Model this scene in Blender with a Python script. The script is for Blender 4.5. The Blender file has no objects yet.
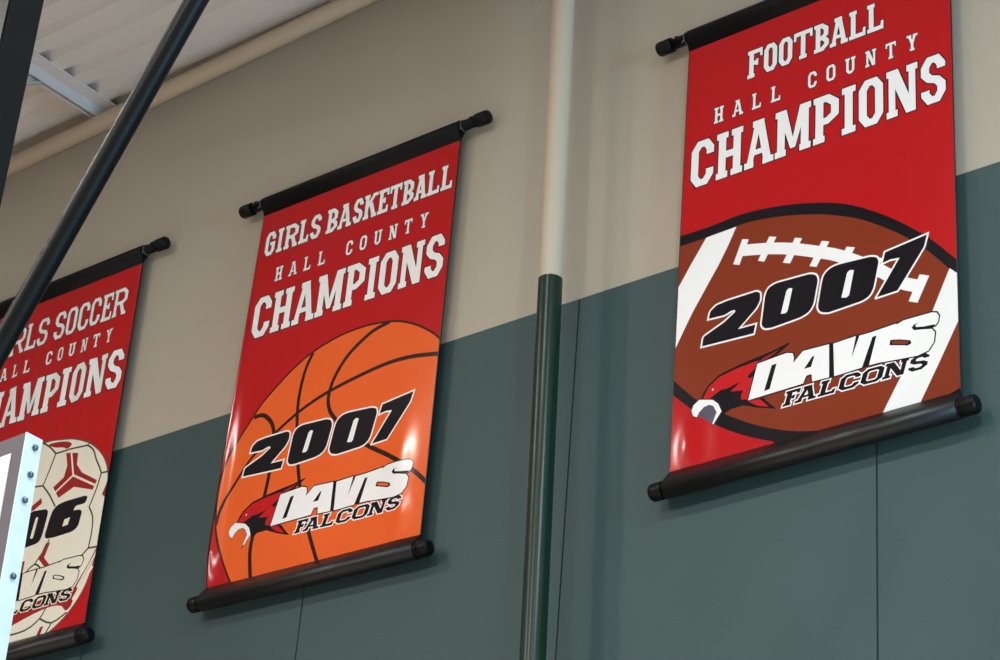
import bpy, bmesh, math
from mathutils import Vector, Matrix
from mathutils.geometry import delaunay_2d_cdt

# ------------------------------------------------------------------ camera, light, exposure
sc = bpy.context.scene
COL = sc.collection
EYE = 1.5                       # camera height
D = 6.288                       # camera to end wall
cam_d = bpy.data.cameras.new('camera')
cam_d.sensor_width = 36.0
cam_d.lens = 2306.87 * 36.0 / 1000.0
cam_d.clip_end = 200
cam = bpy.data.objects.new('camera', cam_d)
COL.objects.link(cam)
_R = Vector((0.7766, 0.6256, 0.0745)).normalized()
_F = Vector((-0.5772, 0.6590, 0.4822)).normalized()
_U = _R.cross(_F).normalized()
_R = _F.cross(_U).normalized()
_m = Matrix(((_R.x, _U.x, -_F.x), (_R.y, _U.y, -_F.y), (_R.z, _U.z, -_F.z)))
cam.matrix_world = Matrix.Translation((0, 0, EYE)) @ _m.to_4x4()
sc.camera = cam

sc.view_settings.view_transform = 'Standard'
sc.view_settings.look = 'None'
sc.view_settings.gamma = 1.0
sc.view_settings.use_curve_mapping = False
sc.view_settings.exposure = -0.16
sc.cycles.sample_clamp_indirect = 4.0

w = bpy.data.worlds.new('world')
sc.world = w
w.use_nodes = True
w.node_tree.nodes['Background'].inputs[0].default_value = (0.80, 0.90, 1.0, 1)
w.node_tree.nodes['Background'].inputs[1].default_value = 0.10


def area(name, loc, target, size, power, color, size_y=None, shape='DISK'):
    l = bpy.data.lights.new(name, 'AREA')
    l.shape = shape
    l.size = size
    if size_y:
        l.size_y = size_y
    l.energy = power
    l.color = color
    o = bpy.data.objects.new(name, l)
    COL.objects.link(o)
    o.location = loc
    d = Vector(target) - Vector(loc)
    o.rotation_euler = d.to_track_quat('-Z', 'Y').to_euler()
    return o


WARM = (1.0, 0.93, 0.85)
PALE = (1.0, 0.95, 0.92)
COOL = (0.92, 0.97, 1.0)
CEIL_Z = 8.27
# high-bay lamps under the roof deck, hanging level and shining down
for lx, pw in ((-16.0, 60), (-8.4, 74), (-4.5, 66), (-0.6, 215)):
    area('high_bay_lamp', (lx, 2.35, 8.0), (lx, 2.35, 0), 0.34, pw, WARM if lx < -2 else COOL)
for lx, ly in ((-10, -3), (-5, -3), (0, -3), (-14, -4.5)):
    area('high_bay_lamp', (lx, ly, 8.0), (lx, ly, 0), 0.9, 430, PALE)
# daylight from a doorway / windows on the right-hand side of the gym
area('side_window_daylight', (6.3, 3.8, 4.2), (-4, 4.6, 5.0), 2.6, 900, (0.38, 0.72, 1.0), 3.0, 'RECTANGLE')


# ------------------------------------------------------------------ materials
def srgb(r, g, b):
    def f(c):
        c /= 255.0
        return c / 12.92 if c <= 0.04045 else ((c + 0.055) / 1.055) ** 2.4
    return (f(r), f(g), f(b), 1.0)


def mat(name, col, rough=0.5, metal=0.0, spec=0.5, noise=None, bump=None, coat=0.0):
    m = bpy.data.materials.new(name)
    m.use_nodes = True
    nt = m.node_tree
    b = nt.nodes['Principled BSDF']
    b.inputs['Base Color'].default_value = col
    b.inputs['Roughness'].default_value = rough
    b.inputs['Metallic'].default_value = metal
    b.inputs['Specular IOR Level'].default_value = spec
    b.inputs['Coat Weight'].default_value = coat
    if noise or bump:
        tc = nt.nodes.new('ShaderNodeTexCoord')
    if noise:
        sc_, amt = noise
        n = nt.nodes.new('ShaderNodeTexNoise')
        n.inputs['Scale'].default_value = sc_
        n.inputs['Detail'].default_value = 4
        nt.links.new(tc.outputs['Object'], n.inputs['Vector'])
        rp = nt.nodes.new('ShaderNodeValToRGB')
        rp.color_ramp.elements[0].position = 0.3
        rp.color_ramp.elements[1].position = 0.7
        rp.color_ramp.elements[0].color = tuple(c * (1 - amt) for c in col[:3]) + (1,)
        rp.color_ramp.elements[1].color = tuple(min(1, c * (1 + amt)) for c in col[:3]) + (1,)
        nt.links.new(n.outputs['Fac'], rp.inputs['Fac'])
        nt.links.new(rp.outputs['Color'], b.inputs['Base Color'])
    if bump:
        sc_, st = bump
        n2 = nt.nodes.new('ShaderNodeTexNoise')
        n2.inputs['Scale'].default_value = sc_
        n2.inputs['Detail'].default_value = 3
        nt.links.new(tc.outputs['Object'], n2.inputs['Vector'])
        bp = nt.nodes.new('ShaderNodeBump')
        bp.inputs['Strength'].default_value = st
        bp.inputs['Distance'].default_value = 0.004
        nt.links.new(n2.outputs['Fac'], bp.inputs['Height'])
        nt.links.new(bp.outputs['Normal'], b.inputs['Normal'])
    return m


M = {}
M['cream'] = mat('cream_wall_paint', srgb(180, 170, 153), 0.8, noise=(1.3, 0.03), bump=(90, 0.25))
M['green'] = mat('green_wall_panel', srgb(54, 78, 78), 0.6, noise=(1.7, 0.06), bump=(140, 0.25))
M['joint'] = mat('panel_joint', srgb(40, 52, 55), 0.8)
M['deck'] = mat('white_roof_deck', srgb(222, 214, 208), 0.6, noise=(1.1, 0.02))
M['steelwhite'] = mat('white_joist_paint', srgb(215, 208, 205), 0.55)
M['creampipe'] = mat('cream_pipe_paint', srgb(192, 175, 152), 0.5)
M['greenpipe'] = mat('dark_green_pipe_paint', srgb(11, 40, 28), 0.3, spec=0.35)
M['floor'] = mat('maple_floor', srgb(214, 200, 184), 0.5, noise=(3, 0.08))
M['red'] = mat('red_vinyl', srgb(190, 18, 22), 0.17, spec=0.3)
M['white'] = mat('white_ink', srgb(249, 247, 244), 0.17, spec=0.3)
M['ink'] = mat('black_ink', srgb(18, 15, 22), 0.17, spec=0.3)
M['orange'] = mat('orange_ink', srgb(238, 100, 40), 0.17, spec=0.3)
M['seam'] = mat('dark_brown_ink', srgb(48, 24, 18), 0.17, spec=0.3)
M['brown'] = mat('brown_ink', srgb(134, 52, 26), 0.17, spec=0.3)
M['birdred'] = mat('bird_red_ink', srgb(200, 26, 30), 0.17, spec=0.3)
M['maroon'] = mat('dark_red_ink', srgb(160, 36, 36), 0.17, spec=0.3)
M['cream_ink'] = mat('cream_ink', srgb(240, 234, 216), 0.17, spec=0.3)
M['grey_ink'] = mat('grey_ink', srgb(90, 84, 100), 0.17, spec=0.3)
M['line'] = mat('grey_green_ink', srgb(78, 80, 62), 0.17, spec=0.3)
M['sleeve'] = mat('black_vinyl_sleeve', srgb(15, 12, 11), 0.40, spec=0.5)
M['topsleeve'] = mat('black_vinyl_sleeve_shaded', srgb(8, 7, 8), 0.5, spec=0.22)  # same sleeve vinyl, darker and duller: the top sleeve's unlit look painted in
M['rod'] = mat('black_plastic_rod', srgb(10, 9, 10), 0.4, spec=0.2)
M['wire'] = mat('hook_wire', srgb(60, 58, 56), 0.4, metal=0.8)
M['tie'] = mat('white_cord', srgb(96, 94, 92), 0.6)
M['blacksteel'] = mat('black_painted_steel', srgb(8, 12, 12), 0.42, spec=0.28)
M['alu'] = mat('bare_steel_edge', srgb(226, 234, 238), 0.4, metal=0.1, noise=(14, 0.06))
M['boardgrey'] = mat('grey_board_frame', srgb(84, 78, 88), 0.5)
M['boardwhite'] = mat('white_border_line', srgb(236, 236, 236), 0.4)
M['bolt'] = mat('zinc_bolt', srgb(120, 130, 150), 0.3, metal=0.9)
M['rim'] = mat('orange_rim', srgb(215, 80, 25), 0.4)
M['glass'] = mat('board_glass', (0.75, 0.82, 0.85, 1), 0.03)
M['glass'].node_tree.nodes['Principled BSDF'].inputs['Transmission Weight'].default_value = 0.92


# ------------------------------------------------------------------ helpers
def tag(o, label=None, cat=None, group=None, kind=None):
    if label:
        o['label'] = label
    if cat:
        o['category'] = cat
    if group:
        o['group'] = group
    if kind:
        o['kind'] = kind
    return o


def empty(name, loc):
    o = bpy.data.objects.new(name, None)
    COL.objects.link(o)
    o.location = loc
    o.empty_display_size = 0.1
    return o


def link(name, bm, mats, parent=None, smooth=False, loc=None):
    me = bpy.data.meshes.new(name)
    bm.normal_update()
    bm.to_mesh(me)
    bm.free()
    for m in (mats if isinstance(mats, (list, tuple)) else [mats]):
        me.materials.append(m)
    if smooth:
        for p in me.polygons:
            p.use_smooth = True
    o = bpy.data.objects.new(name, me)
    COL.objects.link(o)
    if parent:
        o.parent = parent
    if loc:
        o.location = loc
    return o


def add_box(bm, lo, hi, mi=0, bevel=0.0):
    lo, hi = Vector(lo), Vector(hi)
    r = bmesh.ops.create_cube(bm, size=1.0)
    vs = r['verts']
    c = (lo + hi) / 2
    s = hi - lo
    for v in vs:
        v.co = Vector((v.co.x * s.x, v.co.y * s.y, v.co.z * s.z)) + c
    fs = set(f for v in vs for f in v.link_faces)
    for f in fs:
        f.material_index = mi
    if bevel:
        es = list(set(e for v in vs for e in v.link_edges))
        bmesh.ops.bevel(bm, geom=es, offset=bevel, segments=2, affect='EDGES', material=-1)
    return vs


def add_tube(bm, pts, radii, seg=20, mi=0, caps=True, mat_of=None):
    """swept circle through pts; radii one number or one per point"""
    pts = [Vector(p) for p in pts]
    if not isinstance(radii, (list, tuple)):
        radii = [radii] * len(pts)
    rings = []
    n0 = None
    for i, p in enumerate(pts):
        a = pts[max(i - 1, 0)]
        b = pts[min(i + 1, len(pts) - 1)]
        t = (b - a).normalized()
        if n0 is None:
            ref = Vector((0, 0, 1)) if abs(t.z) < 0.9 else Vector((1, 0, 0))
            n0 = t.cross(ref).normalized()
        n0 = (n0 - t * n0.dot(t)).normalized()
        bn = t.cross(n0)
        rings.append([bm.verts.new(p + (n0 * math.cos(k * 2 * math.pi / seg) + bn * math.sin(k * 2 * math.pi / seg)) * radii[i]) for k in range(seg)])
    for i in range(len(rings) - 1):
        for k in range(seg):
            f = bm.faces.new((rings[i][k], rings[i][(k + 1) % seg], rings[i + 1][(k + 1) % seg], rings[i + 1][k]))
            f.smooth = True
            f.material_index = mat_of(i) if mat_of else mi
    if caps:
        f = bm.faces.new(rings[0][::-1])
        f.material_index = mat_of(0) if mat_of else mi
        f = bm.faces.new(rings[-1])
        f.material_index = mat_of(len(rings) - 2) if mat_of else mi


# ------------------------------------------------------------------ the setting
WX0, WX1 = -17.0, 4.5
PAINT_Z = 4.626 + EYE
JOINTS = [-6.469 + 1.373 * k for k in range(-8, 9)]
JOINTS = [x for x in JOINTS if WX0 + .2 < x < WX1 - .2]
bm = bmesh.new()
add_box(bm, (WX0, D + 0.006, 0), (WX1, D + 0.2, 9.2), 0)
add_box(bm, (WX0, D, PAINT_Z), (WX1, D + 0.006, 9.2), 0)
edges = [WX0] + JOINTS + [WX1]
for a, b in zip(edges[:-1], edges[1:]):
    add_box(bm, (a + 0.004, D, 0), (b - 0.004, D + 0.0062, PAINT_Z), 1)
for x in JOINTS:
    add_box(bm, (x - 0.004, D + 0.0045, 0), (x + 0.004, D + 0.0063, PAINT_Z), 2)
wall = link('wall_back', bm, [M['cream'], M['green'], M['joint']])
tag(wall, 'gym end wall painted cream above dark green panels', kind='structure')

bm = bmesh.new()
add_box(bm, (WX0, -10, -0.2), (6.5, D + 0.2, 0.0))
tag(link('floor', bm, M['floor']), 'wooden gym floor', kind='structure')

# ribbed roof deck: ribs run along x
bm = bmesh.new()
RIB = 0.163
prof = []
y = D - RIB * 70 + 0.02
ZD = 6.78 + EYE
while y < D + 0.1:
    prof += [(y, ZD), (y + 0.085, ZD), (y + 0.103, ZD + 0.05), (y + 0.145, ZD + 0.05)]
    y += RIB
a = [bm.verts.new((WX0, p[0], p[1])) for p in prof]
b = [bm.verts.new((6.5, p[0], p[1])) for p in prof]
for i in range(len(prof) - 1):
    bm.faces.new((a[i], a[i + 1], b[i + 1], b[i]))
c0 = [bm.verts.new((x, p[0], ZD + 0.12)) for x in (WX0, 6.5) for p in (prof[0], prof[-1])]
bm.faces.new((c0[0], c0[2], c0[3], c0[1]))
tag(link('ceiling', bm, M['deck']), 'white ribbed metal roof deck', kind='structure')

# steel joist under the deck running out from the wall
jx = -8.43
j = empty('roof_joist', (jx, 4.0, ZD))
tag(j, 'white steel roof joist under the ribbed deck, running out from the wall', 'joist')
for s in (-1, 1):
    bm = bmesh.new()
    x0, x1 = sorted((s * 0.012, s * 0.105))
    add_box(bm, (x0, -7.0, -0.008), (x1, D - 4.0 - 0.004, -0.001))
    x0, x1 = sorted((s * 0.012, s * 0.02))
    add_box(bm, (x0, -7.0, -0.07), (x1, D - 4.0 - 0.004, -0.008))
    link('top_chord', bm, M['steelwhite'], j)
bm = bmesh.new()
zig = []
for k in range(13):
    zig.append((0, 1.9 - k * 0.6, -0.04 if k % 2 == 0 else -0.44))
for p, q in zip(zig[:-1], zig[1:]):
    add_tube(bm, (p, q), 0.011, 8)
link('web_rod', bm, M['steelwhite'], j)
for s in (-1, 1):
    bm = bmesh.new()
    x0, x1 = sorted((s * 0.012, s * 0.06))
    add_box(bm, (x0, -7.0, -0.456), (x1, 1.35, -0.449))
    x0, x1 = sorted((s * 0.012, s * 0.019))
    add_box(bm, (x0, -7.0, -0.449), (x1, 1.35, -0.40))
    link('bottom_chord', bm, M['steelwhite'], j)

# pipe along the top of the wall
bm = bmesh.new()
yt, rt = 6.2, 0.046


def tube_z(x):
    return 6.8414 + EYE + 0.02730 * x


add_tube(bm, [(x, yt, tube_z(x)) for x in (WX0 + .02, -6.0, WX1 - .02)], rt, 28)
for x in (-15.0, -11.5, -5.6, -2.0, 1.6):
    zt = tube_z(x)
    add_box(bm, (x - 0.02, yt - 0.012, zt - 0.02), (x + 0.02, D + 0.002, zt + 0.02))
tag(link('ceiling_pipe', bm, M['creampipe']), 'long cream pipe running level along the top of the wall under the roof deck', 'pipe')

# round pipe standing in front of the wall, painted two colours
bm = bmesh.new()
yp = D - 0.2
pa = Vector((-5.040, yp, 2.999 + EYE))
pb = Vector((-5.1316, yp, 6.0153 + EYE))
dr = (pb - pa) / (pb.z - pa.z)


def on_pipe(z):
    return pa + dr * (z - pa.z)


zs = [0.0, 2.0, 4.0, 4.612 + EYE, 4.613 + EYE, 7.2, 8.2, ZD]
add_tube(bm, [on_pipe(z) for z in zs], 0.049, 32, mat_of=lambda i: 0 if i < 3 else 1)
for z in (1.2, 3.4):
    p = on_pipe(z)
    add_box(bm, (p.x - 0.015, p.y, z - 0.02), (p.x + 0.015, D + 0.002, z + 0.02), 0)
tag(link('wall_pipe', bm, [M['greenpipe'], M['creampipe']]), 'upright round pipe before the wall, cream above and glossy dark green below', 'pipe')


# ------------------------------------------------------------------ 2-D drawing: strokes, letters
def convex_ccw(p):
    a = sum(p[i][0] * p[(i + 1) % len(p)][1] - p[(i + 1) % len(p)][0] * p[i][1] for i in range(len(p)))
    return p if a > 0 else p[::-1]


def grow(poly, g, lim=2.2):
    p = convex_ccw([tuple(q) for q in poly])
    n = len(p)
    out = []
    for i in range(n):
        x0, y0 = p[i - 1]
        x1, y1 = p[i]
        x2, y2 = p[(i + 1) % n]
        a = Vector((x1 - x0, y1 - y0))
        b = Vector((x2 - x1, y2 - y1))
        if a.length < 1e-6 or b.length < 1e-6:
            continue
        a.normalize()
        b.normalize()
        na = Vector((a.y, -a.x))
        nb = Vector((b.y, -b.x))
        m = na + nb
        d = 1 + na.dot(nb)
        if d < 0.05:
            out.append((x1 + na.x * g + a.x * g, y1 + na.y * g + a.y * g))
            out.append((x1 + nb.x * g - b.x * g, y1 + nb.y * g - b.y * g))
            continue
        m = m / d
        if m.length > lim:
            if na.cross(nb) > 0:
                out.append((x1 + na.x * g + a.x * g * .8, y1 + na.y * g + a.y * g * .8))
                out.append((x1 + nb.x * g - b.x * g * .8, y1 + nb.y * g - b.y * g * .8))
                continue
            m = m.normalized() * lim
        out.append((x1 + m.x * g, y1 + m.y * g))
    return out


def stroke(pts, wd, closed=False, wd2=None):
    """mitred ribbon as a list of quads (wd may taper to wd2)"""
    P = [Vector(p) for p in pts]
    n = len(P)
    L, Rr = [], []
    for i in range(n):
        h = wd / 2 if wd2 is None else (wd + (wd2 - wd) * i / (n - 1)) / 2
        if closed or 0 < i < n - 1:
            a = (P[i] - P[i - 1]).normalized()
            b = (P[(i + 1) % n] - P[i]).normalized()
        elif i == 0:
            a = b = (P[1] - P[0]).normalized()
        else:
            a = b = (P[-1] - P[-2]).normalized()
        na = Vector((a.y, -a.x))
        nb = Vector((b.y, -b.x))
        m = (na + nb) / max(0.25, 1 + na.dot(nb))
        L.append(P[i] + m * h)
        Rr.append(P[i] - m * h)
    q = []
    for i in range(n if closed else n - 1):
        k = (i + 1) % n
        q.append([tuple(L[i]), tuple(L[k]), tuple(Rr[k]), tuple(Rr[i])])
    return q


def smooth_pts(pts, k=6, closed=False):
    """Catmull-Rom through pts"""
    P = [Vector(p) for p in pts]
    n = len(P)
    out = []
    for i in range(n if closed else n - 1):
        g = (lambda j: P[j % n]) if closed else (lambda j: P[min(max(j, 0), n - 1)])
        p0, p1, p2, p3 = g(i - 1), g(i), g(i + 1), g(i + 2)
        for s in range(k):
            t = s / k
            out.append(tuple(0.5 * ((2 * p1) + (p2 - p0) * t + (2 * p0 - 5 * p1 + 4 * p2 - p3) * t * t + (3 * p1 - p0 - 3 * p2 + p3) * t ** 3)))
    if not closed:
        out.append(tuple(P[-1]))
    return out


def glyph(ch, wd, h, st, hb, sf):
    """slab letter in a box wd x h (y up): list of convex pieces. st = upright weight, hb = level weight, sf = serif overhang"""
    Q = []
    k = hb / st

    def R(x0, y0, x1, y1):
        Q.append([(x0, y0), (x1, y0), (x1, y1), (x0, y1)])

    def an(path, closed=False):                 # anisotropic ribbon: path in box coordinates of its centre line
        for q in stroke([(x, y / k) for x, y in path], st, closed):
            Q.append([(x, y * k) for x, y in q])
    sh = hb * 0.92
    hs, hv = st / 2, hb / 2
    cx, cy = min(wd * .30, st * .95), min(h * .14, st * .95)

    def stem(x, top=True, bot=True, l=sf, r=sf):
        R(x, 0, x + st, h)
        if bot:
            R(x - l, 0, x + st + r, sh)
        if top:
            R(x - l, h - sh, x + st + r, h)
    if ch == 'I':
        R(wd / 2 - hs, 0, wd / 2 + hs, h)
        R(0, 0, wd, sh)
        R(0, h - sh, wd, h)
    elif ch == 'H':
        g = max(.04 * wd, wd - 2 * st - 4 * sf)
        s2 = (wd - 2 * st - g) / 4
        stem(s2, l=s2, r=s2)
        stem(wd - s2 - st, l=s2, r=s2)
        R(s2, h * .5 - hv, wd - s2, h * .5 + hv)
    elif ch in 'EFL':
        stem(sf, l=sf, r=sf * .7)
        if ch in 'EL':
            R(sf, 0, wd, hb)
            Q.append([(wd - st * .75, 0), (wd, 0), (wd, h * .30), (wd - st * .5, h * .30)])
        if ch in 'EF':
            R(sf, h - hb, wd, h)
            Q.append([(wd - st * .75, h), (wd, h), (wd, h * .70), (wd - st * .5, h * .70)])
            R(sf, h * .52 - hv, wd * .72, h * .52 + hv)
            R(wd * .72 - st * .5, h * .52 - h * .12, wd * .72, h * .52 + h * .12)
    elif ch == 'T':
        R(wd / 2 - hs, 0, wd / 2 + hs, h)
        R(wd / 2 - hs - sf, 0, wd / 2 + hs + sf, sh)
        R(0, h - hb, wd, h)
        Q.append([(0, h), (st * .75, h), (st * .5, h * .70), (0, h * .70)])
        Q.append([(wd - st * .75, h), (wd, h), (wd, h * .70), (wd - st * .5, h * .70)])
    elif ch == 'A':
        t0, t1 = wd * .5 - st * .55, wd * .5 + st * .55
        Q.append([(sf * .8, 0), (sf * .8 + st * .8, 0), (t0 + st * .8, h), (t0, h)])
        Q.append([(wd - sf * .8 - st, 0), (wd - sf * .8, 0), (t1, h), (t1 - st, h)])
        R(wd * .24, h * .25, wd * .76, h * .25 + hb * .8)
        R(0, 0, st * .8 + sf * 1.6, sh)
        R(wd - st - sf * 1.6, 0, wd, sh)
        R(wd * .5 - st * .55 - sf * 1.3, h - sh, wd * .5 + st * .55 + sf * .3, h)
    elif ch == 'M':
        stem(sf, l=sf, r=sf * .6, top=False)
        stem(wd - sf - st, l=sf * .6, r=sf, top=False)
        R(0, h - sh, sf + st, h)
        R(wd - sf - st, h - sh, wd, h)
        dw = st * 1.05
        Q.append([(sf + st * .1, h), (sf + st * .1 + dw, h), (wd / 2 + dw * .3, h * .12), (wd / 2 - dw * .3, h * .12)])
        Q.append([(wd - sf - st * .1 - dw, h), (wd - sf - st * .1, h), (wd / 2 + dw * .3, h * .12), (wd / 2 - dw * .3, h * .12)])
    elif ch == 'N':
        s2 = st * .8
        R(sf, 0, sf + s2, h)
        R(0, 0, s2 + 2 * sf, sh)
        R(0, h - sh, sf + s2, h)
        R(wd - sf - s2, 0, wd - sf, h)
        R(wd - 2 * sf - s2, h - sh, wd, h)
        Q.append([(sf * .6, h), (sf + st * 1.15, h), (wd - sf, 0), (wd - sf - st * 1.15, 0)])
    elif ch in 'PRB':
        stem(sf, l=sf, r=sf * .7, top=True)
        m = h * (.44 if ch == 'P' else .47)
        r = wd - hs if ch != 'B' else wd - hs - st * .12
        an([(sf, h - hv), (r - cx, h - hv), (r, h - hv - cy), (r, m + hv + cy * .2), (r - cx, m), (sf, m)])
        if ch == 'R':
            Q.append([(wd * .42, m + hv), (wd * .42 + st * 1.1, m + hv), (wd - sf * .2, 0), (wd - sf * .2 - st * 1.1, 0)])
            R(wd - st - sf * 1.1, 0, wd, sh)
        if ch == 'B':
            an([(sf, hv), (wd - hs - cx, hv), (wd - hs, hv + cy), (wd - hs, m - cy), (wd - hs - cx * .8, m), (sf, m)])
    elif ch == 'O':
        an([(cx + hs * .3, hv), (wd - cx - hs * .3, hv), (wd - hs, cy + hv), (wd - hs, h - cy - hv), (wd - cx - hs * .3, h - hv), (cx + hs * .3, h - hv), (hs, h - cy - hv), (hs, cy + hv)], True)
    elif ch in 'CG':
        pth = [(wd - hs, h * .66), (wd - hs, h - cy - hv), (wd - cx - hs * .3, h - hv), (cx + hs * .3, h - hv), (hs, h - cy - hv), (hs, cy + hv), (cx + hs * .3, hv), (wd - cx - hs * .3, hv), (wd - hs, cy + hv), (wd - hs, h * (.34 if ch == 'C' else .48))]
        an(pth)
        if ch == 'G':
            R(wd * .48, h * .48 - hb * .4, wd, h * .48 + hb * .5)
    elif ch == 'S':
        an([(wd - hs, h * .70), (wd - hs, h - cy - hv), (wd - cx - hs * .3, h - hv), (cx + hs * .3, h - hv), (hs, h - cy - hv), (hs, h * .60 + cy * .3),
            (cx + hs * .3, h * .53), (wd - cx - hs * .3, h * .47), (wd - hs, h * .40 - cy * .3), (wd - hs, cy + hv), (wd - cx - hs * .3, hv), (cx + hs * .3, hv), (hs, cy + hv), (hs, h * .30)])
    elif ch == 'U':
        an([(sf + hs, h), (sf + hs, cy + hv), (sf + hs + cx * .8, hv), (wd - sf - hs - cx * .8, hv), (wd - sf - hs, cy + hv), (wd - sf - hs, h)])
        R(0, h - sh, st + 2 * sf, h)
        R(wd - st - 2 * sf, h - sh, wd, h)
    elif ch == 'Y':
        R(wd / 2 - hs, 0, wd / 2 + hs, h * .45)
        R(wd / 2 - hs - sf, 0, wd / 2 + hs + sf, sh)
        Q.append([(wd / 2 - hs, h * .42), (wd / 2 + hs, h * .42), (sf + st, h), (sf, h)])
        Q.append([(wd / 2 - hs, h * .42), (wd / 2 + hs, h * .42), (wd - sf, h), (wd - sf - st, h)])
        R(0, h - sh, st + 2 * sf, h)
        R(wd - st - 2 * sf, h - sh, wd, h)
    elif ch == 'K':
        stem(sf, l=sf, r=sf * .6)
        Q.append([(sf + st * .6, h * .36), (wd - sf * .6, h), (wd - sf * .6 - st * 1.1, h), (sf + st * .6, h * .60)])
        Q.append([(wd * .40, h * .55), (wd * .40 + st * .9, h * .66), (wd - sf * .3, 0), (wd - sf * .3 - st * 1.1, 0)])
        R(wd - st - sf * 1.6, h - sh, wd, h)
        R(wd - st - sf * 1.4, 0, wd, sh)
    return Q


class Art:
    """stack of flat coloured polygons in banner centimetres (u right, v down)"""

    def __init__(self):
        self.items = []                          # (polygon, material, part)

    def add(self, poly, m, part):
        self.items.append(([(float(a), float(b)) for a, b in poly], m, part))

    def outlined(self, polys, fill, edge, g, part, dv=0.0, du=0.0):
        ps = [[(a + du, b + dv) for a, b in p] for p in polys]
        for p in ps:
            self.add(grow(p, g), edge, part)
        for p in ps:
            self.add(p, fill, part)

    def text(self, spec, v_top, v_base, st, hb, sf, g, fill, edge, part, shear=0.0, tilt=0.0):
        h = v_base - v_top
        polys = []
        for ch, x0, x1 in spec:
            for q in glyph(ch, x1 - x0, h, st, hb, sf):
                polys.append([(x0 + x + shear * y, v_base - y + tilt * (x0 + x - 50)) for x, y in q])
        self.outlined(polys, fill, edge, g, part)


def circle(cx, cy, rx, ry=None, n=72):
    ry = ry or rx
    return [(cx + rx * math.cos(2 * math.pi * k / n), cy + ry * math.sin(2 * math.pi * k / n)) for k in range(n)]


# ---- shared artwork
W, H = 122.0, 191.1
CHAMP = [('C', 3.6, 14.8), ('H', 15.8, 28.6), ('A', 29.2, 43.2), ('M', 43.5, 60.2), ('P', 61.0, 72.8), ('I', 73.8, 80.2), ('O', 81.3, 92.3), ('N', 93.4, 107.2), ('S', 108.3, 119.0)]
COUNTY = [('H', 14.2, 18.7), ('A', 23.0, 28.2), ('L', 32.4, 36.6), ('L', 41.4, 45.7), ('C', 58.6, 62.6), ('O', 67.0, 71.1), ('U', 75.5, 80.1), ('N', 84.5, 89.3), ('T', 93.5, 98.0), ('Y', 102.7, 107.4)]
LINE1 = {
    'football': [('F', 29.5, 37), ('O', 37.3, 44), ('O', 44.4, 51.2), ('T', 51.4, 60.6), ('B', 60.9, 68.2), ('A', 68.2, 76.9), ('L', 77, 84.8), ('L', 85.1, 92.8)],
    'basketball': [('G', 4.1, 10.9), ('I', 11.8, 15.9), ('R', 16.6, 25.6), ('L', 26, 32.6), ('S', 33.3, 40.2), ('B', 43.4, 50.8), ('A', 50.7, 59.6), ('S', 60, 66.2), ('K', 66.4, 75.0), ('E', 75.1, 81.8), ('T', 81.9, 89.5), ('B', 89.8, 97), ('A', 97.0, 104.9), ('L', 104.7, 112.2), ('L', 112.6, 119.6)],
    'soccer': [('G', 8.6, 17), ('I', 18.4, 24.5), ('R', 26, 37.9), ('L', 38.5, 46.7), ('S', 47.3, 56), ('S', 60.4, 68.6), ('O', 69.4, 77.6), ('C', 78.4, 86.6), ('C', 87.4, 95.3), ('E', 96.0, 103.8), ('R', 104.4, 114.6)]}


def headline(art, sport):
    v0, v1 = {'football': (11.8, 25.2), 'basketball': (11.1, 24.1), 'soccer': (10.9, 26.6)}[sport]
    art.text([(c, a + .25, b - .2) for c, a, b in LINE1[sport]], v0, v1, 2.15, 2.0, 0.72, 0.42, 'white', 'ink', 'headline_lettering')
    d = -0.6 if sport != 'football' else 0
    art.text(COUNTY, 33.4 + d, 40.9 + d, 1.15, 1.15, 0.45, 0.34, 'white', 'ink', 'headline_lettering')
    art.text([(c, a + .3, b - .05) for c, a, b in CHAMP], 46.8, 68.3, 3.55, 3.2, 0.95, 0.5, 'white', 'ink', 'headline_lettering')


def rounded(poly, r, skip=50):
    """clip each blunt corner with a short curve"""
    out = []
    n = len(poly)
    for i in range(n):
        p0, p1, p2 = (Vector(poly[(i + k) % n]) for k in (-1, 0, 1))
        a, b = p0 - p1, p2 - p1
        la, lb = a.length, b.length
        if a.angle(b) < math.radians(skip):
            out.append(tuple(p1))
            continue
        q = min(r, la * .45, lb * .45)
        s_, e_ = p1 + a / la * q, p1 + b / lb * q
        for t in (0, .33, .67, 1):
            out.append(tuple(s_ * (1 - t) ** 2 + p1 * 2 * t * (1 - t) + e_ * t * t))
    return out


DIGIT_2 = [(15.4, 130.4), (16.0, 127.4), (18.6, 125.5), (23.8, 125.0), (31.9, 125.0), (36.9, 125.0), (38.6, 126.2), (38.6, 129.4), (37.0, 132.2),
           (29.0, 138.9), (36.8, 139.2), (36.0, 142.8), (12.8, 141.6), (13.3, 137.7), (22.8, 133.9), (27.6, 130.9), (27.3, 130.1), (25.8, 129.9), (22.6, 130.9)]
DIGIT_0A = [(40.9, 127.8), (42.2, 125.2), (45.3, 124.2), (60.6, 125.0), (63.3, 126.2), (64.2, 128.7), (62.3, 138.7), (60.4, 141.2), (57.0, 142.3), (43.9, 142.8), (40.9, 142.2), (39.5, 140.3)]
DIGIT_0B = [(65.9, 130.2), (66.7, 127.4), (69.0, 125.5), (72.3, 124.9), (86.6, 125.9), (89.2, 127.0), (89.9, 129.0), (87.6, 139.8), (85.9, 142.4), (83.0, 143.4), (68.6, 144.0), (65.3, 142.7), (64.2, 140.4)]
HOLE_0A = [(50.5, 129.2), (51.5, 128.4), (52.8, 128.9), (50.9, 137.6), (50.1, 138.3), (48.3, 138.0)]
HOLE_0B = [(76.8, 129.8), (77.9, 129.0), (79.3, 129.5), (77.4, 139.1), (76.5, 139.8), (74.5, 139.3)]
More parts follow.
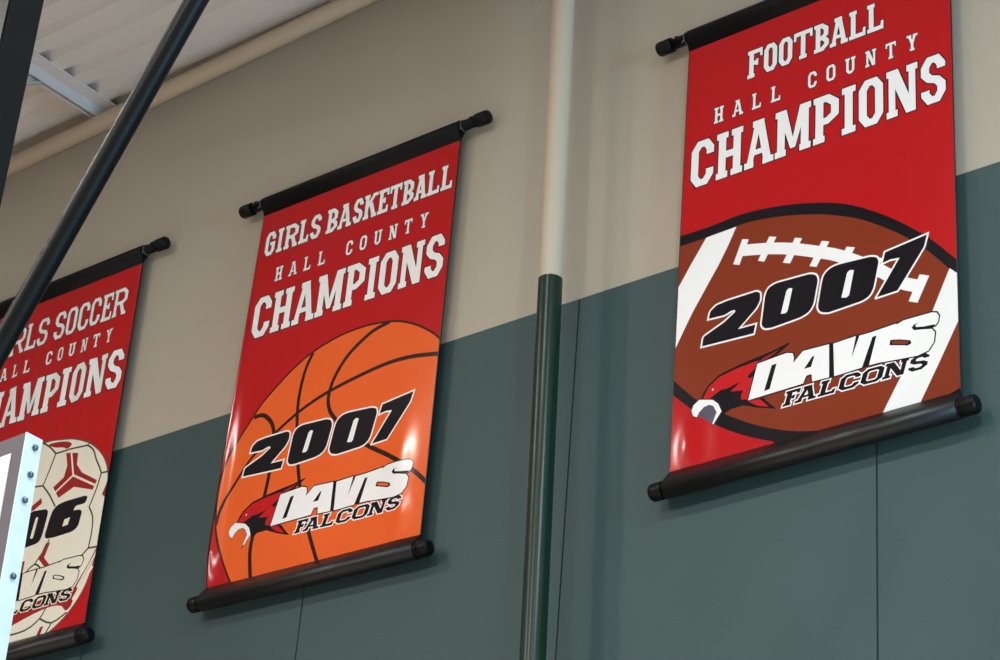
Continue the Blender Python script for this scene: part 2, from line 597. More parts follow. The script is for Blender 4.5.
DIGIT_7 = [(92.6, 126.0), (109.9, 124.2), (108.6, 128.9), (97.5, 143.6), (89.0, 143.8), (98.6, 130.2), (94.8, 129.7), (91.5, 130.2)]
DIGIT_6 = [(83.7, 131.0), (85.2, 127.2), (88.4, 125.6), (93, 125.1), (107.8, 125.4), (109.5, 126.4), (108.6, 129.6), (101.6, 129.4), (100.6, 131.6), (105.2, 132.0), (107.2, 133.5),
           (106.2, 140.4), (104.4, 142.2), (101.4, 143.0), (88.6, 143.0), (83.0, 142.2), (82.0, 140.2)]
HOLE_6 = [(95.2, 135.2), (98.8, 134.9), (98.0, 138.2), (94.6, 138.4)]


def year(art, sport, dv):
    digits = [DIGIT_2, DIGIT_0A, DIGIT_0B, DIGIT_7] if sport != 'soccer' else [DIGIT_2, DIGIT_0A, [(64.6 + (a - 64.2) * .66, b) for a, b in DIGIT_0B], DIGIT_6]
    digits = [rounded(d, 0.9, 100) if d is DIGIT_2 else rounded(d, 1.6, 75) if d is not DIGIT_7 else d for d in digits]
    edge, g = ('white', 0.75) if sport != 'soccer' else ('cream_ink', 0.5)
    art.outlined(digits, 'ink', edge, g, 'year_numerals', dv)
    holes = [HOLE_0A, HOLE_0B] if sport != 'soccer' else [HOLE_0A, [(64.6 + (a - 64.2) * .66, b) for a, b in HOLE_0B], HOLE_6]
    for hp in holes:
        q = [(a, b + dv) for a, b in hp]
        art.add(grow(q, 0.2), edge, 'year_numerals')


TEAM = [
    [(34.4, 170.4), (38.1, 156.2), (51.0, 155.5), (53.6, 156.4), (54.2, 158.4), (53.9, 160.5), (58.0, 156.8), (69.2, 157.3), (69.3, 170.9), (62.1, 170.6), (61.9, 167.5), (59.6, 167.5), (58.3, 170.3)],
    [(71.0, 157.6), (80.4, 157.2), (78.6, 165.6), (81.8, 157.5), (88.0, 157.5), (82.8, 170.8), (71.4, 171.1)],
    [(88.6, 160.2), (89.4, 157.4), (96.2, 157.2), (95.0, 164.3), (92.4, 170.9), (85.7, 170.7)],
    [(94.6, 158.2), (99.8, 156.6), (111.2, 156.9), (113.2, 157.6), (114.0, 159.2), (113.6, 161.4), (112.5, 162.6), (104.0, 161.4), (103.4, 160.5),
     (104.0, 161.5), (111.0, 163.3), (112.3, 165.2), (111.8, 169.0), (109.5, 171.8), (105.3, 172.5), (91.2, 171.0), (93.6, 164.6), (101.3, 167.3), (102.9, 166.8), (102.5, 165.5), (98.1, 163.8), (94.0, 162.8)],
    [(86.6, 157.5), (97.0, 157.0), (96.4, 159.2), (86.6, 159.6)]]
TEAM_GAPS = [[(69.0, 156.8), (71.4, 157.2), (71.7, 171.3), (69.0, 171.2)], [(86.6, 159.4), (89.2, 159.4), (86.4, 171.1), (82.4, 171.0)], [(79.9, 157.0), (82.2, 157.2), (78.4, 166.6)]]
TEAM_HOLES = [[(44.5, 158.7), (46.6, 158.6), (43.8, 168.3), (41.3, 168.6)], [(62.0, 160.4), (63.0, 160.2), (61.6, 164.4), (58.6, 164.4)],
              [(94.4, 163.0), (98.1, 163.9), (102.4, 165.6), (102.8, 166.7), (101.3, 167.2), (94.0, 165.0)],
              [(112.6, 162.1), (108, 161.6), (104.8, 160.9), (104.6, 160.0), (106.2, 159.4), (104.0, 159.6), (103.0, 160.6), (104.0, 161.9), (107.5, 162.6), (111.4, 163.6)]]
TEAM_NOTCH = [(95.0, 163.6), (97.9, 164.2), (101.8, 165.8), (101.2, 166.6), (95.2, 164.9)]
MASCOT = [('F', 49.4, 55.6), ('A', 54.6, 63.6), ('L', 64.4, 71.4), ('C', 72.8, 81.0), ('O', 81.8, 90.6), ('N', 90.8, 100.2), ('S', 101.0, 108.6)]


def team(art, sport, dv, du=0.0):
    wht = 'white' if sport != 'soccer' else 'cream_ink'

    def T(p):
        return [(a + du, b + dv) for a, b in p]
    # bird's head behind the name
    P = 'bird_head'
    head = [(13.6, 164.6), (14.6, 162.0), (16.4, 159.6), (21.2, 156.4), (29.3, 154.8), (38.1, 153.7), (44.2, 153.2), (51.8, 151.8), (46.8, 154.6), (40.6, 157.2), (36.0, 170.2), (30, 170), (18, 166)]
    art.add(grow(T(head), 0.35), 'ink', P)
    art.add(T([(14.0, 164.6), (16.6, 160.0), (21.4, 157.0), (29.3, 155.6), (37.0, 154.9), (40.2, 155.4), (35.4, 170.2), (18.6, 166.2)]), 'birdred', P)
    art.add(T([(40.0, 154.6), (44.5, 153.7), (48.0, 153.0), (44.6, 154.6), (40.0, 156.4)]), 'maroon', P)
    blk = [(16.4, 165.3), (18.9, 164.3), (22.5, 162.6), (24.4, 163.0), (30.9, 161.6), (28.0, 163.6), (26.4, 164.6), (32.2, 165.6), (31.2, 167.4), (31.3, 169.3),
           (34.2, 170.0), (41.1, 171.2), (43.8, 174.3), (47.0, 177.4), (38.6, 174.6), (32.4, 171.9), (27.2, 172.0), (23.9, 173.6), (22.8, 171.6), (21.3, 168.3), (18.6, 166.1)]
    art.add(T(blk), 'ink', P)
    art.add(T([(33.8, 160.2), (38.0, 157.4), (36.8, 161.0), (34.6, 161.4)]), 'ink', P)
    art.add(T([(34.0, 170.5), (39.4, 171.3), (42.3, 174.2), (43.6, 175.6), (38.6, 173.8)]), 'birdred', P)
    art.add(T([(20.0, 174.4), (21.2, 171.4), (21.6, 168.8), (19.4, 168.0), (20.4, 171.4), (18.8, 176.2), (18.6, 178.4)]), 'ink', P)
    beak = [(11.8, 171.4), (10.1, 170.4), (9.2, 168.1), (10.0, 165.9), (12.4, 164.3), (14.0, 164.6), (18.6, 165.9), (21.3, 168.3), (22.9, 171.9), (19.4, 176.6), (19.0, 175.9), (20.7, 171.6), (19.1, 168.7), (17.3, 167.6), (14.8, 167.9), (12.7, 169.6)]
    art.add(grow(T(beak), 0.3), 'ink', P)
    if sport == 'football':
        art.add(T([(12.2, 170.8), (12.9, 169.6), (14.8, 167.9), (17.3, 167.5), (19.1, 168.6), (20.7, 171.6), (19.0, 176.0)]), 'grey_ink', P)
    art.add(T(beak), 'white', P)
    art.add(T([(17.9, 161.2), (19.3, 160.3), (18.9, 162.3), (18.0, 162.5)]), 'ink', P)
    art.add(T([(18.2, 161.4), (19.0, 160.9), (18.7, 162.0), (18.2, 162.1)]), wht, P)
    # mascot word under, name over
    spec = [(c, a + du, b + du) for c, a, b in MASCOT]
    art.text(spec, 171.6 + dv, 177.4 + dv, 2.2, 1.05, 0.75, 0.5, 'ink', wht, 'mascot_lettering', shear=0.32, tilt=0.016)
    for q in TEAM_GAPS:
        art.add(T(q), 'ink', 'team_lettering')
    art.outlined([T(p) for p in TEAM], wht, 'ink', 0.55, 'team_lettering')
    for hp in TEAM_HOLES:
        art.add(T(hp), 'ink', 'team_lettering')
    art.add(T(TEAM_NOTCH), {'football': 'brown', 'basketball': 'orange', 'soccer': 'cream_ink'}[sport], 'team_lettering')


def football_art():
    a = Art()
    P = 'ball_emblem'
    outer_top = [(-2, 88.6), (13.1, 88.9), (26.2, 88.2), (36.3, 88.8), (49.9, 91.1), (64.3, 95.0), (75.7, 99.5), (84.5, 104.6), (95.3, 112.2), (106.1, 121.5), (113, 128.4), (124, 141.5)]
    inner_top = [(-2, 93.3), (13.3, 93.5), (26.8, 92.9), (35.5, 93.2), (50.0, 95.9), (64.3, 100.2), (71, 102.9), (81.7, 108.0), (93.6, 116.2), (102.5, 123.6), (111.6, 132.8), (124, 148.5)]
    inner_bot = [(-2, 150.2), (4, 156.6), (10.3, 163.0), (17, 168.4), (24.6, 173.6), (38.0, 181.5), (52.7, 187.9), (65.3, 191.2), (75, 192.6), (92, 193.2), (108, 193.0), (116, 191.6), (124, 189.2)]
    outer_bot = [(-2, 156.6), (10.1, 168.2), (22.1, 178.0), (34.6, 185.2), (46, 190.4), (52, 193), (118, 193), (124, 190)]
    so, si = smooth_pts(outer_top, 3), smooth_pts(inner_top, 3)
    a.add(so + [(124, 200)] + smooth_pts(outer_bot, 3)[::-1], 'ink', P)
    a.add(si + smooth_pts(inner_bot, 3)[::-1], 'brown', P)
    a.add([(12.8, 93.4), (26.8, 93.0), (23.2, 100.4), (19.2, 107.6), (15.4, 113.4), (11.4, 119.6), (7.6, 125.6), (4.4, 131.4), (-1, 141.5), (-1, 114), (0.4, 112.1), (6.2, 103.1)], 'white', P)
    a.add([(118.7, 141.2), (123, 145.6), (123, 161.0), (114.0, 177.3), (105.6, 192), (90.6, 192), (98.0, 179.6), (111.6, 156.2)], 'white', P)
    ctr = smooth_pts([(29.6, 104.7), (40.9, 107.5), (52.4, 111.4), (64.0, 116.6), (74.2, 121.8), (90.5, 133.1), (98.8, 140.6), (107, 145.0)], 3)
    for q in stroke(ctr, 4.9):
        a.add(q, 'white', P)
    for t in ([(29.7, 99.6), (32.7, 100.7), (28.7, 110.8), (25.8, 109.6)], [(42.1, 102.5), (45.4, 103.8), (40.1, 113.0), (37.2, 111.7)], [(53.8, 107.0), (57.0, 108.3), (51.8, 117.6), (48.5, 116.2)],
              [(65.7, 112.3), (69.0, 113.7), (63.5, 122.9), (60.4, 121.6)], [(76.4, 118.3), (80.0, 119.8), (74.6, 128.6), (71.6, 127.2)], [(88.6, 126.6), (91.6, 128.2), (86.4, 136.8), (83.4, 135.4)],
              [(106.6, 139.8), (110.5, 141.6), (105.6, 151.2), (102.0, 149.5)]):
        a.add(t, 'white', P)
    headline(a, 'football')
    year(a, 'football', 0)
    team(a, 'football', 0)
    return a


def basketball_art():
    a = Art()
    P = 'ball_emblem'
    rim = [(122.5, 101.5), (119.4, 98.4), (115.5, 95.2), (107.5, 89.9), (97.3, 85.2), (87, 82.8), (76.0, 81.7), (61.9, 82.5), (46.8, 86.1), (36, 91.2), (27.8, 97.0), (18.6, 104.6), (12.4, 112.4), (6.9, 120.4), (3.4, 128.0), (1.0, 138), (0.6, 150), (1.7, 160.5), (2.6, 165.5), (5.4, 174.1), (9.2, 182.2), (13.8, 189.8), (16, 193)]
    rim = smooth_pts(rim, 3)
    a.add(rim + [(124, 193)], 'orange', P)
    for q in stroke(rim, 1.0):
        a.add(q, 'seam', P)

    def seam(pts, w_, w2=None):
        for q in stroke(smooth_pts(pts, 4), w_, wd2=w2):
            a.add(q, 'seam', P)
    seam([(124, 108.6), (119.2, 107.4), (106.6, 105.2), (93.0, 104.6), (77.2, 106.4), (57.7, 110.2), (43.0, 115.1), (31.4, 121.2), (22, 127.4), (15.2, 133.3), (9.9, 140.6), (5.4, 148.2), (2.9, 155.6), (2.2, 162.0)], 2.1, 1.3)
    seam([(91.5, 83.8), (85, 84.8), (78.9, 87.0), (68.8, 93.8), (62.0, 103.2), (59.8, 111.6), (60.8, 117.8), (64.4, 123.4), (74, 133), (86.8, 142.6), (99.7, 150.4), (113.9, 160.2), (124, 169.6)], 2.0)
    seam([(46.4, 86.8), (42.8, 95.2), (41.2, 108.8), (42.6, 123.0), (45.4, 138), (49.5, 153.4), (54, 166), (58.8, 177.7), (65.6, 192)], 1.9)
    seam([(14.4, 111.2), (17.8, 110.9), (21.3, 112.0), (25.0, 115.4), (27.4, 119.2), (29.0, 125), (29.6, 134), (29.1, 143), (28.2, 152), (26.2, 162), (24.6, 170), (24.0, 177.6), (25.1, 184.8), (26.9, 193)], 2.1)
    headline(a, 'basketball')
    year(a, 'basketball', -1.5)
    team(a, 'basketball', -1.7)
    return a


def soccer_art():
    a = Art()
    P = 'ball_emblem'
    rim = [(68.7, 86.4), (80.0, 87.4), (91.5, 90.0), (102.9, 94.6), (111.2, 100.4), (117.5, 107.4), (121.4, 116), (123, 128), (123, 146), (120.6, 163.6), (116.6, 174.6), (109.6, 183.4), (101, 189.6), (88, 195), (66, 198), (40, 194), (20, 182), (9, 166), (5, 148), (6.5, 130), (14, 112), (27, 98), (44, 89.5), (57, 86.6)]
    rim = smooth_pts(rim, 3, True)
    a.add(rim, 'cream_ink', P)
    for q in stroke(rim, 0.7, True):
        a.add(q, 'line', P)

    def ln(pts, w_=0.95, sm=True):
        for q in stroke(smooth_pts(pts, 3) if sm else pts, w_):
            a.add(q, 'line', P)
    # dark red bands
    a.add(smooth_pts([(73, 88.6), (80, 88.6), (87.5, 90.4), (91, 92.8), (88, 94.4), (84, 92.6), (78, 91.2)], 3, True), 'maroon', P)
    a.add([(87.6, 96.6), (96.8, 98.8), (97.4, 105.2), (102.2, 110.6), (114.2, 117.4), (112.2, 122.0), (98.1, 117.2), (87.6, 120.6), (82.0, 113.6), (89.0, 110.0), (90.2, 104.0)], 'maroon', P)
    for p in ([(91.8, 97.6), (96.0, 110.6)], [(96.0, 110.6), (84.4, 116.8)], [(96.0, 110.6), (113.2, 119.8)]):
        for q in stroke(p, 1.1):
            a.add(q, 'cream_ink', P)
    a.add([(58, 124.5), (66, 121.5), (74.6, 117.5), (75.6, 120.6), (70, 123.4), (60, 127.6)], 'maroon', P)
    a.add([(84.0, 143.4), (87.2, 143.6), (84.6, 151.0), (89.6, 155.8), (86.4, 156.4), (80.6, 151.0)], 'maroon', P)
    a.add([(66.5, 150), (70.4, 149.6), (70.2, 156), (66.5, 156)], 'maroon', P)
    a.add([(30, 104), (42, 98), (46, 106), (56, 110), (52, 116), (40, 112), (30, 118), (22, 112)], 'maroon', P)
    a.add([(121.6, 120), (123, 120), (123, 129), (119.4, 126)], 'maroon', P)
    a.add(smooth_pts([(14, 172), (30, 176), (50, 177.6), (70, 175.4), (96, 172), (110.5, 171.4), (122.4, 152), (120.8, 160), (113, 172), (110.4, 180.6), (106.7, 182.3), (104, 179.6), (96.5, 178.2), (84, 179.4), (69.2, 182.6), (54, 187), (36, 184), (22, 178)], 2, True), 'maroon', P)
    for p in ([(122, 156), (112.4, 171.8)], [(121, 163), (110.6, 177.6)]):
        for q in stroke(p, 1.3):
            a.add(q, 'cream_ink', P)
    a.add([(88.4, 192), (90.6, 187.4), (93.0, 187.2), (91.4, 192)], 'maroon', P)
    # panel lines
    ln([(65, 84.5), (73.6, 89.6), (79.5, 94.8)])
    ln([(79.5, 94.8), (90, 95.2), (103.0, 96.2)])
    ln([(103.0, 96.2), (108, 100), (111.2, 105.8), (114, 110), (116.4, 114.2)])
    ln([(103.0, 96.2), (104.4, 94.0)])
    ln([(116.4, 114.2), (122.6, 114.6)], sm=False)
    ln([(116.4, 114.2), (114.8, 122), (111.7, 130.8)])
    ln([(79.5, 94.8), (77, 103), (74.1, 111.0)])
    ln([(74.1, 111.0), (68.0, 110.1), (58, 110.4)])
    ln([(74.1, 111.0), (80, 117), (86.7, 125.4)])
    ln([(111.7, 130.8), (115.4, 137), (116.4, 145), (115.9, 152.8)])
    ln([(115.9, 152.8), (122.5, 153.4)], sm=False)
    ln([(115.9, 152.8), (110, 157.4)], sm=False)
    ln([(58, 110.4), (46, 106), (40, 98), (44, 90)])
    ln([(58, 110.4), (54, 122), (44, 132), (28, 132), (12, 128)])
    ln([(44, 132), (40, 148), (30, 160), (14, 168)])
    ln([(78, 153), (84, 146), (86.7, 140)])
    ln([(70, 158), (78, 153), (84, 157)])
    ln([(64, 187.2), (79.5, 186.8), (89.1, 182.8), (93.0, 177.2), (96.2, 173)])
    ln([(89.1, 182.8), (98.5, 186.8), (108.2, 183.4)])
    ln([(98.5, 186.8), (95.0, 192)], sm=False)
    headline(a, 'soccer')
    year(a, 'soccer', -1.4)
    team(a, 'soccer', -1.2, -0.4)
    return a


# ------------------------------------------------------------------ banners
CM = 0.01 * (D - 0.05) / D
YB = D - 0.052                                   # plane of the hanging cloth
DEPTH = {}


def bulge(u, v, sport):
    """how far the cloth stands out from its plane, in centimetres"""
    t = v / H
    s = math.sin(math.pi * t)
    z = 0.1 * s
    if sport == 'basketball':
        z += 0.16 * math.sin(u * 0.115 + 0.6 + t) * t
        z += 2.0 * math.exp(-(u / 5.0) ** 2) * max(0.0, min(1.0, (t - .36) * 3.2)) * min(1.0, 4.0 * s)
        z += 0.95 * math.exp(-((u - 106) / 6.5) ** 2) * math.exp(-((v - 154) / 17) ** 2)
        z += 0.75 * math.exp(-((u - 110) / 4.5) ** 2) * math.exp(-((v - 181) / 9) ** 2)
    elif sport == 'football':
        z += 0.15 * math.sin(u * 0.10 + 2.0 - t) * t
        z += 0.65 * math.exp(-((u - 8) / 4.0) ** 2) * math.exp(-((v - 182) / 9) ** 2)
        z += 0.30 * math.exp(-((u - 22) / 5.0) ** 2) * math.exp(-((v - 180) / 14) ** 2)
    else:
        z += 0.30 * math.sin(u * 0.36) * math.exp(-((v - 60) / 42) ** 2)
        z += 0.2 * math.sin(u * 0.13 + 1.0) * t
    return z


# each banner hangs a little out of square: drift of its four corners in metres (x, z) as TL, TR, BL, BR
SKEW = {'soccer': ((-0.008, 0), (-0.0156, 0.0017), (0.007, 0), (0.0136, 0)),
        'basketball': ((0.0082, -0.0016), (0.0055, -0.0045), (-0.0157, 0.0109), (0.0010, -0.0049)),
        'football': ((0.0074, 0.0007), (-0.0022, 0.0034), (-0.0014, -0.0105), (0.0016, 0.0077))}


def drift(u, v, sport):
    a, b = u / W, v / H
    tl, tr, bl, br = SKEW[sport]
    k = ((1 - a) * (1 - b), a * (1 - b), (1 - a) * b, a * b)
    return tuple(k[0] * tl[i] + k[1] * tr[i] + k[2] * bl[i] + k[3] * br[i] for i in (0, 1))


def place(u, v, sport, lift=0.0):
    dx, dz = drift(u, v, sport)
    return Vector(((u - W / 2) * CM + dx, -(bulge(u, v, sport) + lift) * CM, (H - v) * CM + dz))


def normal_at(u, v, sport):
    e = 0.3
    du = (bulge(u + e, v, sport) - bulge(u - e, v, sport)) / (2 * e)
    dv = (bulge(u, v + e, sport) - bulge(u, v - e, sport)) / (2 * e)
    return Vector((-du, -1.0, dv)).normalized()


PART_LABEL = {'ball_emblem': {'football': 'printed brown football with white laces and stripes', 'basketball': 'printed orange basketball with dark seams', 'soccer': 'printed white soccer ball with dark red bands'},
              'headline_lettering': 'white block lettering with thin dark outline',
              'year_numerals': 'slanted black year with white outline', 'team_lettering': 'thick white slanted team name', 'mascot_lettering': 'small black slanted lettering with white outline',
              'bird_head': 'red and black bird head with white beak'}


def banner(sport, art, x_left, z_top, label):
    f = (D - 0.052) / D
    root = empty('banner', ((x_left * f) + W / 2 * CM, YB, z_top * f + EYE - H * CM))
    tag(root, label, 'banner', 'championship banners on the gym wall')
    # planar arrangement of every printed shape, cut to the cloth
    verts, faces, meta = [], [], []

    def addp(p, m, part):
        q = []
        for a, b in p:
            if not q or (abs(a - q[-1][0]) + abs(b - q[-1][1])) > 1e-3:
                q.append((a, b))
        if len(q) > 2 and abs(q[0][0] - q[-1][0]) + abs(q[0][1] - q[-1][1]) < 1e-3:
            q.pop()
        if len(q) < 3:
            return
        q = convex_ccw(q)
        i0 = len(verts)
        verts.extend(Vector(c) for c in q)
        faces.append(list(range(i0, i0 + len(q))))
        meta.append((m, part))
    addp([(0, 0), (W, 0), (W, H), (0, H)], 'red', 'panel')
    addp([(0, 0), (0.45, 0), (0.45, H), (0, H)], 'sleeve', 'panel')
    addp([(W - 0.45, 0), (W, 0), (W, H), (W - 0.45, H)], 'sleeve', 'panel')
    hem = len(faces) - 2
    for p, m, part in art.items:
        addp(p, m, part)
    us = [0.8, 1.8, 3.0, 4.2, 5.6, 7.2, 9.0] + [11 + 2.5 * k for k in range(45)]
    us = [u for u in us if u < W - .6]
    for u in us:
        for kv in range(77):
            verts.append(Vector((u, min(H - .05, max(.05, kv * H / 76)))))
    vo, _, fo, _, _, orig = delaunay_2d_cdt(verts, [], faces, 1, 1e-4)
    groups = {}
    for tri, src in zip(fo, orig):
        if 0 not in src:
            continue
        top = max(src)
        if 1 in src or 2 in src:                 # hem overrides the print
            top = 1
        m, part = meta[top]
        groups.setdefault(part, []).append((tri, m))
    panel = None
    for part in ['panel'] + [p for p in groups if p != 'panel']:
        tris = groups[part]
        idx, co, uv, fs, ms, names = {}, [], [], [], [], []
        for tri, m in tris:
            t = []
            for i in tri:
                if i not in idx:
                    idx[i] = len(co)
                    co.append(place(vo[i].x, vo[i].y, sport))
                    uv.append((vo[i].x, vo[i].y))
                t.append(idx[i])
            if m not in names:
                names.append(m)
            a, b, c = (co[k] for k in t)
            if (b - a).cross(c - a).y > 0:
                t.reverse()
            fs.append(t)
            ms.append(names.index(m))
        nrm = [normal_at(a, b, sport) for a, b in uv]
        if part == 'panel':                       # back of the cloth and its cut edges
            nu, nv = 24, 40
            base = len(co)
            for jv in range(nv + 1):
                for iu in range(nu + 1):
                    u, v = W * iu / nu, H * jv / nv
                    co.append(place(u, v, sport, -0.35))
                    nrm.append(-normal_at(u, v, sport))
            for jv in range(nv):
                for iu in range(nu):
                    k = base + jv * (nu + 1) + iu
                    fs.append([k, k + nu + 1, k + nu + 2, k + 1][::-1])
                    ms.append(names.index('sleeve'))
            for u in (0, W):
                for jv in range(nv):
                    v0, v1 = H * jv / nv, H * (jv + 1) / nv
                    k = len(co)
                    co += [place(u, v0, sport), place(u, v1, sport), place(u, v1, sport, -.35), place(u, v0, sport, -.35)]
                    nrm += [Vector((-1 if u == 0 else 1, 0, 0))] * 4
                    fs.append([k, k + 1, k + 2, k + 3] if u == 0 else [k + 3, k + 2, k + 1, k])
                    ms.append(names.index('sleeve'))
        me = bpy.data.meshes.new(part)
        me.from_pydata([tuple(c) for c in co], [], fs)
        for nme in names:
            me.materials.append(M[nme])
        me.polygons.foreach_set('material_index', ms)
        me.polygons.foreach_set('use_smooth', [True] * len(fs))
        me.update()
        me.normals_split_custom_set_from_vertices([tuple(n) for n in nrm])
        o = bpy.data.objects.new(part, me)
        COL.objects.link(o)
        o.parent = root if part == 'panel' else panel
        if part == 'panel':
            panel = o
            o['label'] = 'red printed vinyl cloth'
        else:
            lb = PART_LABEL[part]
            o['label'] = lb[sport] if isinstance(lb, dict) else lb

    # black sleeves, rods, end caps, hooks
    def sleeve(name, yc, zc, r, z_edge, v):
        n = 40
        cl = [(yc + r * math.cos(2 * math.pi * k / n), zc + r * math.sin(2 * math.pi * k / n)) for k in range(n)]
        pts = sorted(cl + [(-0.0016, z_edge), (0.0036, z_edge)])

        def half(ps):
            h_ = []
            for p in ps:
                while len(h_) > 1 and (h_[-1][0] - h_[-2][0]) * (p[1] - h_[-2][1]) - (h_[-1][1] - h_[-2][1]) * (p[0] - h_[-2][0]) <= 0:
                    h_.pop()
                h_.append(p)
            return h_[:-1]
        prof = half(pts) + half(pts[::-1])
        bm = bmesh.new()
        rows = []
        for u in (0.1, W / 2, W - 0.1):
            dx, dz = drift(u, v, sport)
            rows.append([bm.verts.new(((u - W / 2) * CM + dx, p[0], p[1] + dz)) for p in prof])
        m_ = len(prof)
        for i in range(2):
            for k in range(m_):
                k2 = (k + 1) % m_
                fc = bm.faces.new((rows[i][k], rows[i][k2], rows[i + 1][k2], rows[i + 1][k]))
                fc.smooth = True
        bm.faces.new(rows[0][::-1])
        bm.faces.new(rows[-1])
        bmesh.ops.recalc_face_normals(bm, faces=bm.faces[:])
        return link(name, bm, M['topsleeve' if v == 0 else 'sleeve'], root)

    ztop = H * CM + 0.070
    zbot = -0.073
    ybot = -0.011
    sleeve('top_sleeve', 0.0, ztop, 0.030, H * CM + 0.001, 0)
    sleeve('bottom_sleeve', ybot, zbot, 0.037, -0.001, H)
    hw = W / 2 * CM
    for nm, yc, z, r, ext, rc, v in (('top_rod', 0.0, ztop, 0.024, 0.158, 0.0315, 0), ('bottom_rod', ybot, zbot, 0.031, 0.070, 0.0345, H)):
        (dxl, dzl), (dxr, dzr) = drift(0, v, sport), drift(W, v, sport)
        A, B = Vector((-hw + dxl, yc, z + dzl)), Vector((hw + dxr, yc, z + dzr))
        ax = (B - A).normalized()
        bm = bmesh.new()
        add_tube(bm, [A - ax * (ext - .03), B + ax * (ext - .03)], r, 24)
        rod = link(nm, bm, M['rod'], root)
        for s in (-1, 1):
            base, out = (A, -ax) if s < 0 else (B, ax)
            end = base + out * ext
            bm = bmesh.new()
            L_ = 0.075 if nm == 'top_rod' else 0.06
            add_tube(bm, [end - out * L_, end - out * (L_ - .003), end - out * .012, end - out * .004, end], [rc * .93, rc, rc, rc * .86, rc * .55], 24)
            link('end_cap', bm, M['rod'], rod)
            if nm == 'top_rod':
                bm = bmesh.new()
                h_ = end - out * .10
                yw = D - YB - .0006
                add_tube(bm, [h_ + Vector(q) for q in ((0, -0.026, 0), (0, -0.018, .02), (0, 0.0, .031), (0, .02, .036), (0, 0.035, .05), (0, yw, .05))], 0.0028, 8)
                link('hook', bm, M['wire'], root)
                bm = bmesh.new()
                t0 = base + out * .012
                add_tube(bm, [t0 + Vector((0, 0.0258 * math.cos(k * math.pi / 8), 0.0258 * math.sin(k * math.pi / 8))) for k in range(17)], 0.0022, 8)
                add_tube(bm, [t0 + Vector((0, -0.022, -.014)), t0 + out * .006 + Vector((0, -0.028, -.034))], 0.0025, 8)
                tag(link('tie', bm, M['tie'], root), 'pale tie at the end of the sleeve')
    return root


banner('soccer', soccer_art(), -9.0931, 5.669, 'red hanging banner with a white soccer ball and 2006, farthest left beside the backboard')
banner('basketball', basketball_art(), -7.0601, 5.6669, 'red hanging banner with an orange basketball and 2007, left of the upright pipe')
banner('football', football_art(), -4.611, 5.6546, 'red hanging banner with a brown football and 2007, right of the upright pipe')

# ------------------------------------------------------------------ basketball goal in front of the wall, at the left
goal = empty('basketball_goal', (-5.2, 3.15, 2.95))
tag(goal, 'basketball backboard with black steel mast and slanting black brace, at the left edge', 'basketball goal')
bx1, byf, bzt = -4.288 + 5.2, 0.0, 2.4569 + EYE - 2.95     # right edge, front plane, top edge (local)
BW, BH, BT = 1.83, 1.07, 0.053
bb = empty('backboard', (bx1, byf, bzt))
bb.parent = goal
bb.rotation_euler = (0, math.radians(-1.7), 0)
bb['label'] = 'clear backboard with a bright steel edge and white border line'
# steel channel frame: bright side edges, grey face
bm = bmesh.new()
fw = 0.056


def ring(bm, x0, x1, z0, z1, wd, y0, y1):
    """rectangular ring with square corners, one clean mesh"""
    o = [(x0, z0), (x1, z0), (x1, z1), (x0, z1)]
    q = [(x0 + wd, z0 + wd), (x1 - wd, z0 + wd), (x1 - wd, z1 - wd), (x0 + wd, z1 - wd)]
    V = [[bm.verts.new((p[0], y_, p[1])) for p in L_] for y_ in (y0, y1) for L_ in (o, q)]
    for k in range(4):
        n_ = (k + 1) % 4
        bm.faces.new((V[0][k], V[0][n_], V[1][n_], V[1][k]))
        bm.faces.new((V[2][n_], V[2][k], V[3][k], V[3][n_]))
        bm.faces.new((V[0][n_], V[0][k], V[2][k], V[2][n_]))
        bm.faces.new((V[1][k], V[1][n_], V[3][n_], V[3][k]))


ring(bm, -BW + 0.004, -0.004, -BH, 0, fw, 0, BT)
link('frame', bm, M['boardgrey'], bb)
for x0 in (-0.004, -BW):
    bm = bmesh.new()
    add_box(bm, (x0, -0.001, -BH), (x0 + 0.004, BT, 0.0005), 0, 0.001)
    e = link('side_edge', bm, M['alu'], bb)
    e['label'] = 'bright bare steel edge'
    if x0 > -1:
        for (yy, zz) in ((0.030, -0.032), (0.030, -0.107), (0.026, -0.178), (0.03, -0.38), (0.03, -0.62), (0.03, -0.80), (0.03, -0.98)):
            bm = bmesh.new()
            add_tube(bm, [(0.0035, yy, zz), (0.0055, yy, zz)], 0.0085, 16)
            add_tube(bm, [(0.0055, yy, zz), (0.0085, yy, zz), (0.0105, yy, zz), (0.0112, yy, zz)], [0.0066, 0.0064, 0.005, 0.002], 12)
            link('bolt', bm, M['bolt'], bb)
bm = bmesh.new()
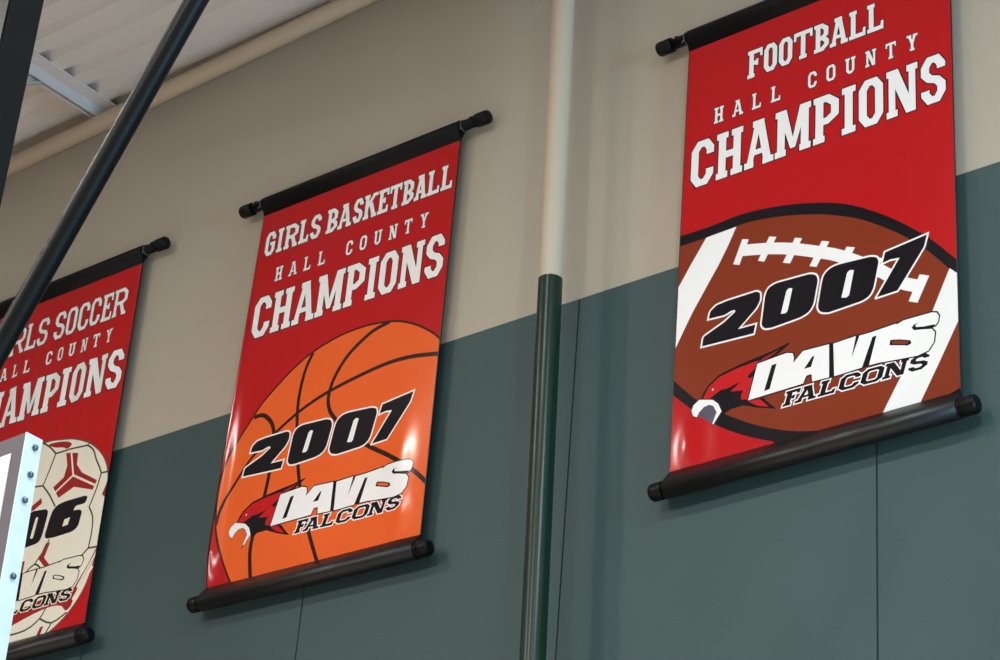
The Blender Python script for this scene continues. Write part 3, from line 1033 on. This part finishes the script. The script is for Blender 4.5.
add_box(bm, (-BW + fw - .004, 0.018, -BH + fw - .004), (-fw + .004, 0.030, -fw + .004))
tag(link('glass_pane', bm, M['glass'], bb), 'clear glass pane')
bm = bmesh.new()
bi, bwid = 0.047, 0.036
ring(bm, -BW + bi, -bi, -BH + bi, -bi, bwid, -0.0025, 0.012)
tag(link('border_line', bm, M['boardwhite'], bb), 'white border line')
bm = bmesh.new()
hoop = [(-BW / 2 + 0.23 * math.cos(t_), -0.38 + 0.23 * math.sin(t_), -BH + .15) for t_ in [k * 2 * math.pi / 32 for k in range(33)]]
add_tube(bm, hoop, 0.009, 10, caps=False)
add_box(bm, (-BW / 2 - .06, -0.16, -BH + .14), (-BW / 2 + .06, 0.02, -BH + .16))
add_box(bm, (-BW / 2 - .08, -0.012, -BH + .05), (-BW / 2 + .08, 0.02, -BH + .2))
tag(link('rim', bm, M['rim'], bb), 'orange rim')
# mast: square tube up to the roof
my, mx = 0.35, -5.265 + 5.2
bm = bmesh.new()
add_box(bm, (mx - .065, my - .065, -0.35), (mx + .065, my + .065, ZD - 2.95 - .002), 0, 0.006)
tag(link('mast', bm, M['blacksteel'], goal), 'black square steel mast')
for zz in (-0.25, 0.55):
    bm = bmesh.new()
    add_box(bm, (mx - .05, BT - .004, zz - .04), (mx + .05, my - .06, zz + .04), 0, 0.004)
    add_box(bm, (mx - .4, BT - .012, zz - .03), (mx + .4, BT + .03, zz + .03), 0, 0.004)
    link('mounting_arm', bm, M['blacksteel'], goal)
# brace: round tube slanting up to the roof
bm = bmesh.new()
p1 = Vector((-4.9720 + 5.2, 3.45 - 3.15, 2.8876 + EYE - 2.95))
p2 = Vector((-4.2926 + 5.2, 3.45 - 3.15, 3.9859 + EYE - 2.95))
dv_ = (p2 - p1)
lo = p1 - dv_ * 0.21
hi = p1 + dv_ * ((ZD - 2.95 - .01 - p1.z) / dv_.z)
add_tube(bm, [lo, p1, p2, hi], 0.033, 24)
tag(link('brace', bm, M['blacksteel'], goal), 'slanting black tube brace')
